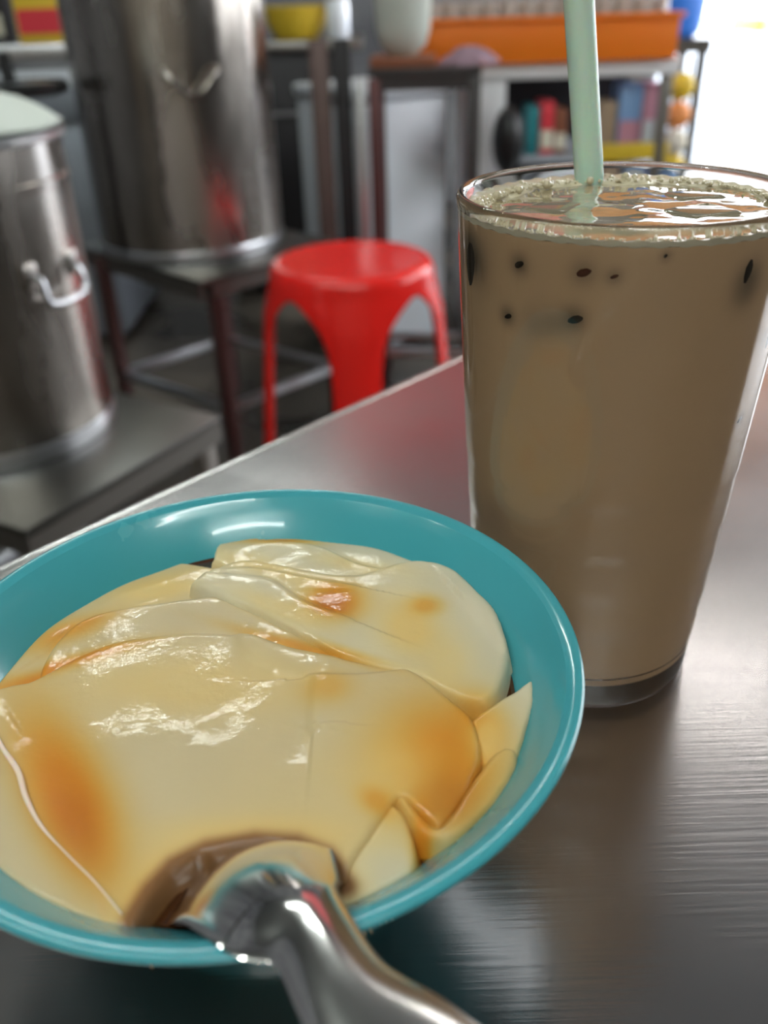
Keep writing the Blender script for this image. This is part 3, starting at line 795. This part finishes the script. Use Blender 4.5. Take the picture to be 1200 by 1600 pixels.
# ------------------------------------------------------------------ steel bench with the white freezer behind
frame_m = mat('dark_bench_frame', (.05, .045, .045), .4, .3)
tc = thing('work_bench', 'dark framed steel bench behind the red stool', 'bench', (.1, 2.4, 0))
f0, f1 = np.array([.010, 2.235]), np.array([.240, 2.215]); uu = (f1 - f0) / np.linalg.norm(f1 - f0); vv = np.array([-uu[1], uu[0]])
BL = np.linalg.norm(f1 - f0) ; BD = .13
cc = f0 + uu * BL / 2 + vv * BD / 2
MB().box((*cc, .772), (BL + .03, BD + .03, .016), uu).go('benchtop', frame_m, tc, bevel=.002)
for s in (.0, BD):
    c2 = f0 + uu * BL / 2 + vv * s; MB().box((*c2, .75), (BL, .022, .03), uu).go('apron', frame_m, tc)
    MB().box((*c2, .10), (BL, .018, .02), uu).go('stretcher', steel_pale, tc)
brm = mat('red_brown_metal', (.12, .05, .05), .4, .6)
for s in (0, BL):
    for d in (.0, BD):
        c2 = f0 + uu * s + vv * d; MB().box((*c2, .38), (.028, .028, .76), uu).go('leg', brm if s == 0 else frame_m, tc, bevel=.003)
MB().box((*(f0 - uu * .035), .38), (.022, .022, .76), uu).go('back_post', steel_pale, tc, bevel=.002)
# freezer
g0, g1 = np.array([-.02, 2.42]), np.array([.28, 2.62]); gu = (g1 - g0) / np.linalg.norm(g1 - g0); gv = np.array([-gu[1], gu[0]])
fz = thing('freezer', 'white chest freezer behind the steel bench', 'freezer', (*(g0 + gu * .2 + gv * .25), 0))
cc = g0 + gu * .13 + gv * .16
MB().box((*cc, .36), (.30, .30, .66), gu).go('freezer_body', white_m, fz, bevel=.012)
MB().box((*cc, .71), (.31, .31, .03), gu).go('freezer_lid', white_m, fz, bevel=.006)
for s in (-.1, .1): MB().box((*(cc + gu * s), .015), (.04, .25, .03), gu).go('foot', black_m, fz)
# sack on a brown board, mauve cloth on the bench
c3 = f0 + uu * .065 + vv * .065
o = MB().box((*c3, .792), (.15, .13, .024), uu).go('chopping_board', brown_m, bevel=.004); tag(o, 'brown board under the white tub on the steel bench', 'board')
tb = thing('tub', 'round white tub standing on the brown board', 'tub', (*c3, .804))
MB().lathe((*c3, .804), [(.001, 0), (.03, .0), (.052, .02), (.062, .05), (.066, .12), (.07, .123), (.066, .126), (.062, .12), (.058, .05), (.001, .01)], 48).go('tub_wall', cloth_m, tb)
c4 = f0 + uu * .22 + vv * .07
V = []; Fc = []
for i in range(15):
    for k in range(40):
        a = 2 * math.pi * k / 40; r = i / 14
        z = .034 * (1 - r ** 2) * (1 + .25 * math.sin(3 * a) * r) + .004 * math.sin(7 * a + 4 * r)
        q = c4 + uu * r * .075 * (1 + .1 * math.sin(2 * a)) * math.cos(a) + vv * r * .05 * math.sin(a)
        V.append((*q, .7815 + max(0, z)))
for i in range(14):
    for k in range(40):
        a, b_ = i * 40 + k, i * 40 + (k + 1) % 40; Fc.append((a, b_, b_ + 40, a + 40))
tag(obj('crumpled_cloth', V, Fc, mauve_m), 'crumpled mauve cloth on the steel bench in front of the orange crate', 'cloth')

# ------------------------------------------------------------------ display counter with orange crate
Yc = 2.55
def X_(px, py, Y=Yc): return aty(px, py, Y)
ct = thing('display_counter', 'white topped counter with open shelves under the orange crate', 'counter', (.6, Yc + .2, 0))
xl, xr = X_(748, 110)[0], X_(1058, 90)[0]
ztop = .765
wc = mat('white_counter', (.86, .85, .87), .45)
MB().box(((xl + xr) / 2 - .01, Yc + .20, ztop - .02), (xr - xl + .04, .42, .04)).go('countertop', wc, ct, bevel=.004)
MB().box((xl + .025, Yc + .2, .375), (.10, .40, .71)).go('end_panel', wc, ct, bevel=.003)
MB().box((xr - .015, Yc + .02, .375), (.03, .03, .71)).go('post', steel_dark, ct, bevel=.003)
MB().box((xr - .015, Yc + .38, .375), (.03, .03, .71)).go('post', steel_dark, ct, bevel=.003)
MB().box(((xl + xr) / 2, Yc + .39, .375), (xr - xl - .06, .012, .71)).go('back_panel', dark_m, ct)
for z in (.06, .36, .52):
    MB().box(((xl + xr) / 2 + .04, Yc + .20, z), (xr - xl - .14, .36, .018)).go('shelf', pave_m if z > .3 else dark_m, ct, bevel=.002)
# shelf stock (upper shelf at .529, lower at .369)
stock = [  # px left, px right, shelf z, height, mats, label
    (824, 842, .529, .125, tealc_m, tealc_m, 'teal packet at the left end of the upper shelf'),
    (845, 866, .529, .135, red_m, cream_m, 'red packet with cream foot on the upper shelf'),
    (868, 886, .529, .115, brown_m, cream_m, 'brown packet beside the red one on the upper shelf'),
    (936, 962, .529, .13, tan_m, tan_m, 'tan packet just right of the straw'),
    (966, 1000, .529, .17, pale_blue, pink_m, 'pale blue packet with pink panel on the upper shelf'),
    (1003, 1034, .529, .17, pink_m, white_m, 'pink packet at the right end of the upper shelf'),
    (945, 975, .369, .10, brown_m, tan_m, 'brown packet at the left of the lower shelf'),
    (985, 1016, .369, .13, pale_blue, white_m, 'pale blue bottle pack on the lower shelf under the pink packet'),
    (1019, 1042, .369, .12, pale_blue, blue_m, 'darker blue pack at the right end of the lower shelf')]
for x0, x1, z, h, m1, m2, lab in stock:
    a, b_ = aty(x0, 180, Yc + .06)[0], aty(x1, 180, Yc + .06)[0]
    carton((a + b_) / 2, Yc + .10, z, b_ - a, .10, h, m1, m2, lab, 'packet', 'packet', 'packets on the display counter shelves')
xa, xb = aty(945, 180, Yc - .01)[0], aty(1055, 180, Yc - .01)[0]
MB().box(((xa + xb) / 2, Yc + .012, .535), (xb - xa, .012, .045)).go('price_strip', yellow_m, ct, bevel=.002)
MB().box((X_(855, 228)[0] + .02, Yc - .02, .415), (.16, .26, .016)).go('pull_out_tray', white_m, ct, bevel=.003)
# black round bag hanging on the end panel
q = aty(796, 222, Yc - .10)
o = MB().ball((q[0], Yc - .07, q[2]), 1, 20, 14, (.042, .05, .085)).go('round_bag', black_m)
tag(o, 'black rounded bag hanging at the white end panel of the counter', 'bag')
q = aty(770, 200, Yc - .03)
# crates
def crate(xa, xb, y, z, dep, h, label):
    o = thing('crate', label, 'crate', ((xa + xb) / 2, y + dep / 2, z))
    t_ = .006; cx_ = (xa + xb) / 2; L = xb - xa
    MB().box((cx_, y + dep / 2, z + .004), (L, dep, .008)).go('crate_floor', orange_m, o)
    for yy in (y + t_ / 2, y + dep - t_ / 2): MB().box((cx_, yy, z + h / 2), (L, t_, h)).go('side_wall', orange_m, o, bevel=.002)
    for xx in (xa + t_ / 2, xb - t_ / 2): MB().box((xx, y + dep / 2, z + h / 2), (t_, dep - 2 * t_, h)).go('end_wall', orange_m, o, bevel=.002)
    for yy in (y - .004, y + dep + .004): MB().box((cx_, yy, z + h - .006), (L + .02, .012, .012)).go('rim', orange_m, o, bevel=.003)
    return o
xa, xb = aty(658, 60, 2.52)[0], aty(1060, 60, 2.52)[0]
crate(xa, xb, 2.52, ztop, .36, .105, 'long orange plastic crate full of upturned glasses on the counter')
# glasses in the crate
gm = mat('thin_drinking_glass', (.85, .78, .72), .08, 0., Transmission_Weight=.6, IOR=1.3)
proto = None; nm = 0
words = ['front row', 'back row']
cnt = 13
for j in range(2):
    for i in range(cnt):
        x = xa + .035 + (xb - xa - .07) * i / (cnt - 1); y = 2.60 + .13 * j
        lab = 'upturned clear glass standing in the %s of the orange crate' % words[j]
        if proto is None:
            o = MB().lathe((x, y, ztop + .009), [(.026, 0), (.027, .002), (.022, .128), (.019, .131), (.001, .131), (.001, .127), (.018, .126), (.0245, .002), (.026, 0)], 20).go('tumbler', gm)
            proto = o
        else:
            o = proto.copy(); COL.objects.link(o); o.location = (x, y, ztop + .009)
        tag(o, lab, 'glass', 'upturned glasses in the %s of the orange crate' % words[j])
# blue tarpaulin bag behind the crate
a, b_ = aty(1050, 75, 3.1), aty(1092, 0, 3.1)
V = []; Fc = []
bt = thing('bag', 'bright blue sack standing on a stand behind the orange crate', 'bag', ((a[0] + b_[0]) / 2, 3.2, 0))
cxb = (aty(1060, 40, 3.1)[0] + aty(1094, 40, 3.1)[0]) / 2 - .03; 
MB().lathe((cxb, 3.25, .78), smooth_curve([(.001, 0), (.09, .0), (.115, .05), (.12, .16), (.105, .30), (.05, .36), (.06, .40), (.001, .39)], 4).tolist(), 24).go('sack_body', blue_m, bt)
MB().box((cxb, 3.25, .76), (.24, .24, .04)).go('stand_top', steel_dark, bt)
for sx in (-.1, .1):
    for sy in (-.1, .1): MB().box((cxb + sx, 3.25 + sy, .37), (.025, .025, .74)).go('stand_leg', steel_dark, bt)
# colourful snack rack right of the counter
rk = thing('snack_rack', 'narrow rack of orange and yellow snack bags at the edge of the doorway', 'rack', (aty(1068, 150, 2.9)[0], 2.95, 0))
rx = aty(1070, 150, 2.9)[0]
for s in (-.035, .035): MB().tube([(rx + s, 2.98, 0), (rx + s, 2.98, .74)], .006, 8).go('post', steel_dark, rk)
for z, mt_ in ((.66, yellow_m), (.58, sign_o), (.50, cream_m), (.43, yellow_m), (.33, pale_blue), (.23, tealc_m)):
    MB().ball((rx, 2.95, z), 1, 14, 8, (.045, .025, .04)).go('snack_bag', mt_, rk)
MB().box((rx, 2.98, .01), (.14, .12, .02)).go('base', steel_dark, rk)
MB().box((rx, 2.98, .12), (.08, .05, .14)).go('lower_bin', mat('cyan_plastic', (.02, .40, .60), .4), rk, bevel=.004)
# street beyond
kx = aty(1150, 36, 12)
o = thing('street_bollard', 'small red and grey sign far outside in the bright street', 'sign', (kx[0], 12, -.11))
MB().tube([(kx[0], 12, -.11), (kx[0], 12, kx[2])], .03, 10).go('pole', steel_pale, o)
MB().box((kx[0], 11.95, kx[2]), (.16, .05, .2)).go('sign_plate', sign_m, o, bevel=.01)
kx = aty(1196, 40, 9)
o = thing('parked_cart', 'dark cart with yellow end far outside at the right edge', 'cart', (kx[0] + .4, 9.3, -.11))
MB().box((kx[0] + .42, 9.3, kx[2]), (.8, .5, .12)).go('cart_tray', steel_shelf, o, bevel=.01)
MB().box((kx[0] - .02, 9.3, kx[2]), (.06, .5, .12)).go('tray_end', yellow_m, o, bevel=.01)
for s in (.1, .75):
    MB().box((kx[0] + s, 9.3, kx[2] / 2 - .1), (.04, .4, kx[2] + .0)).go('leg', steel_pale, o)
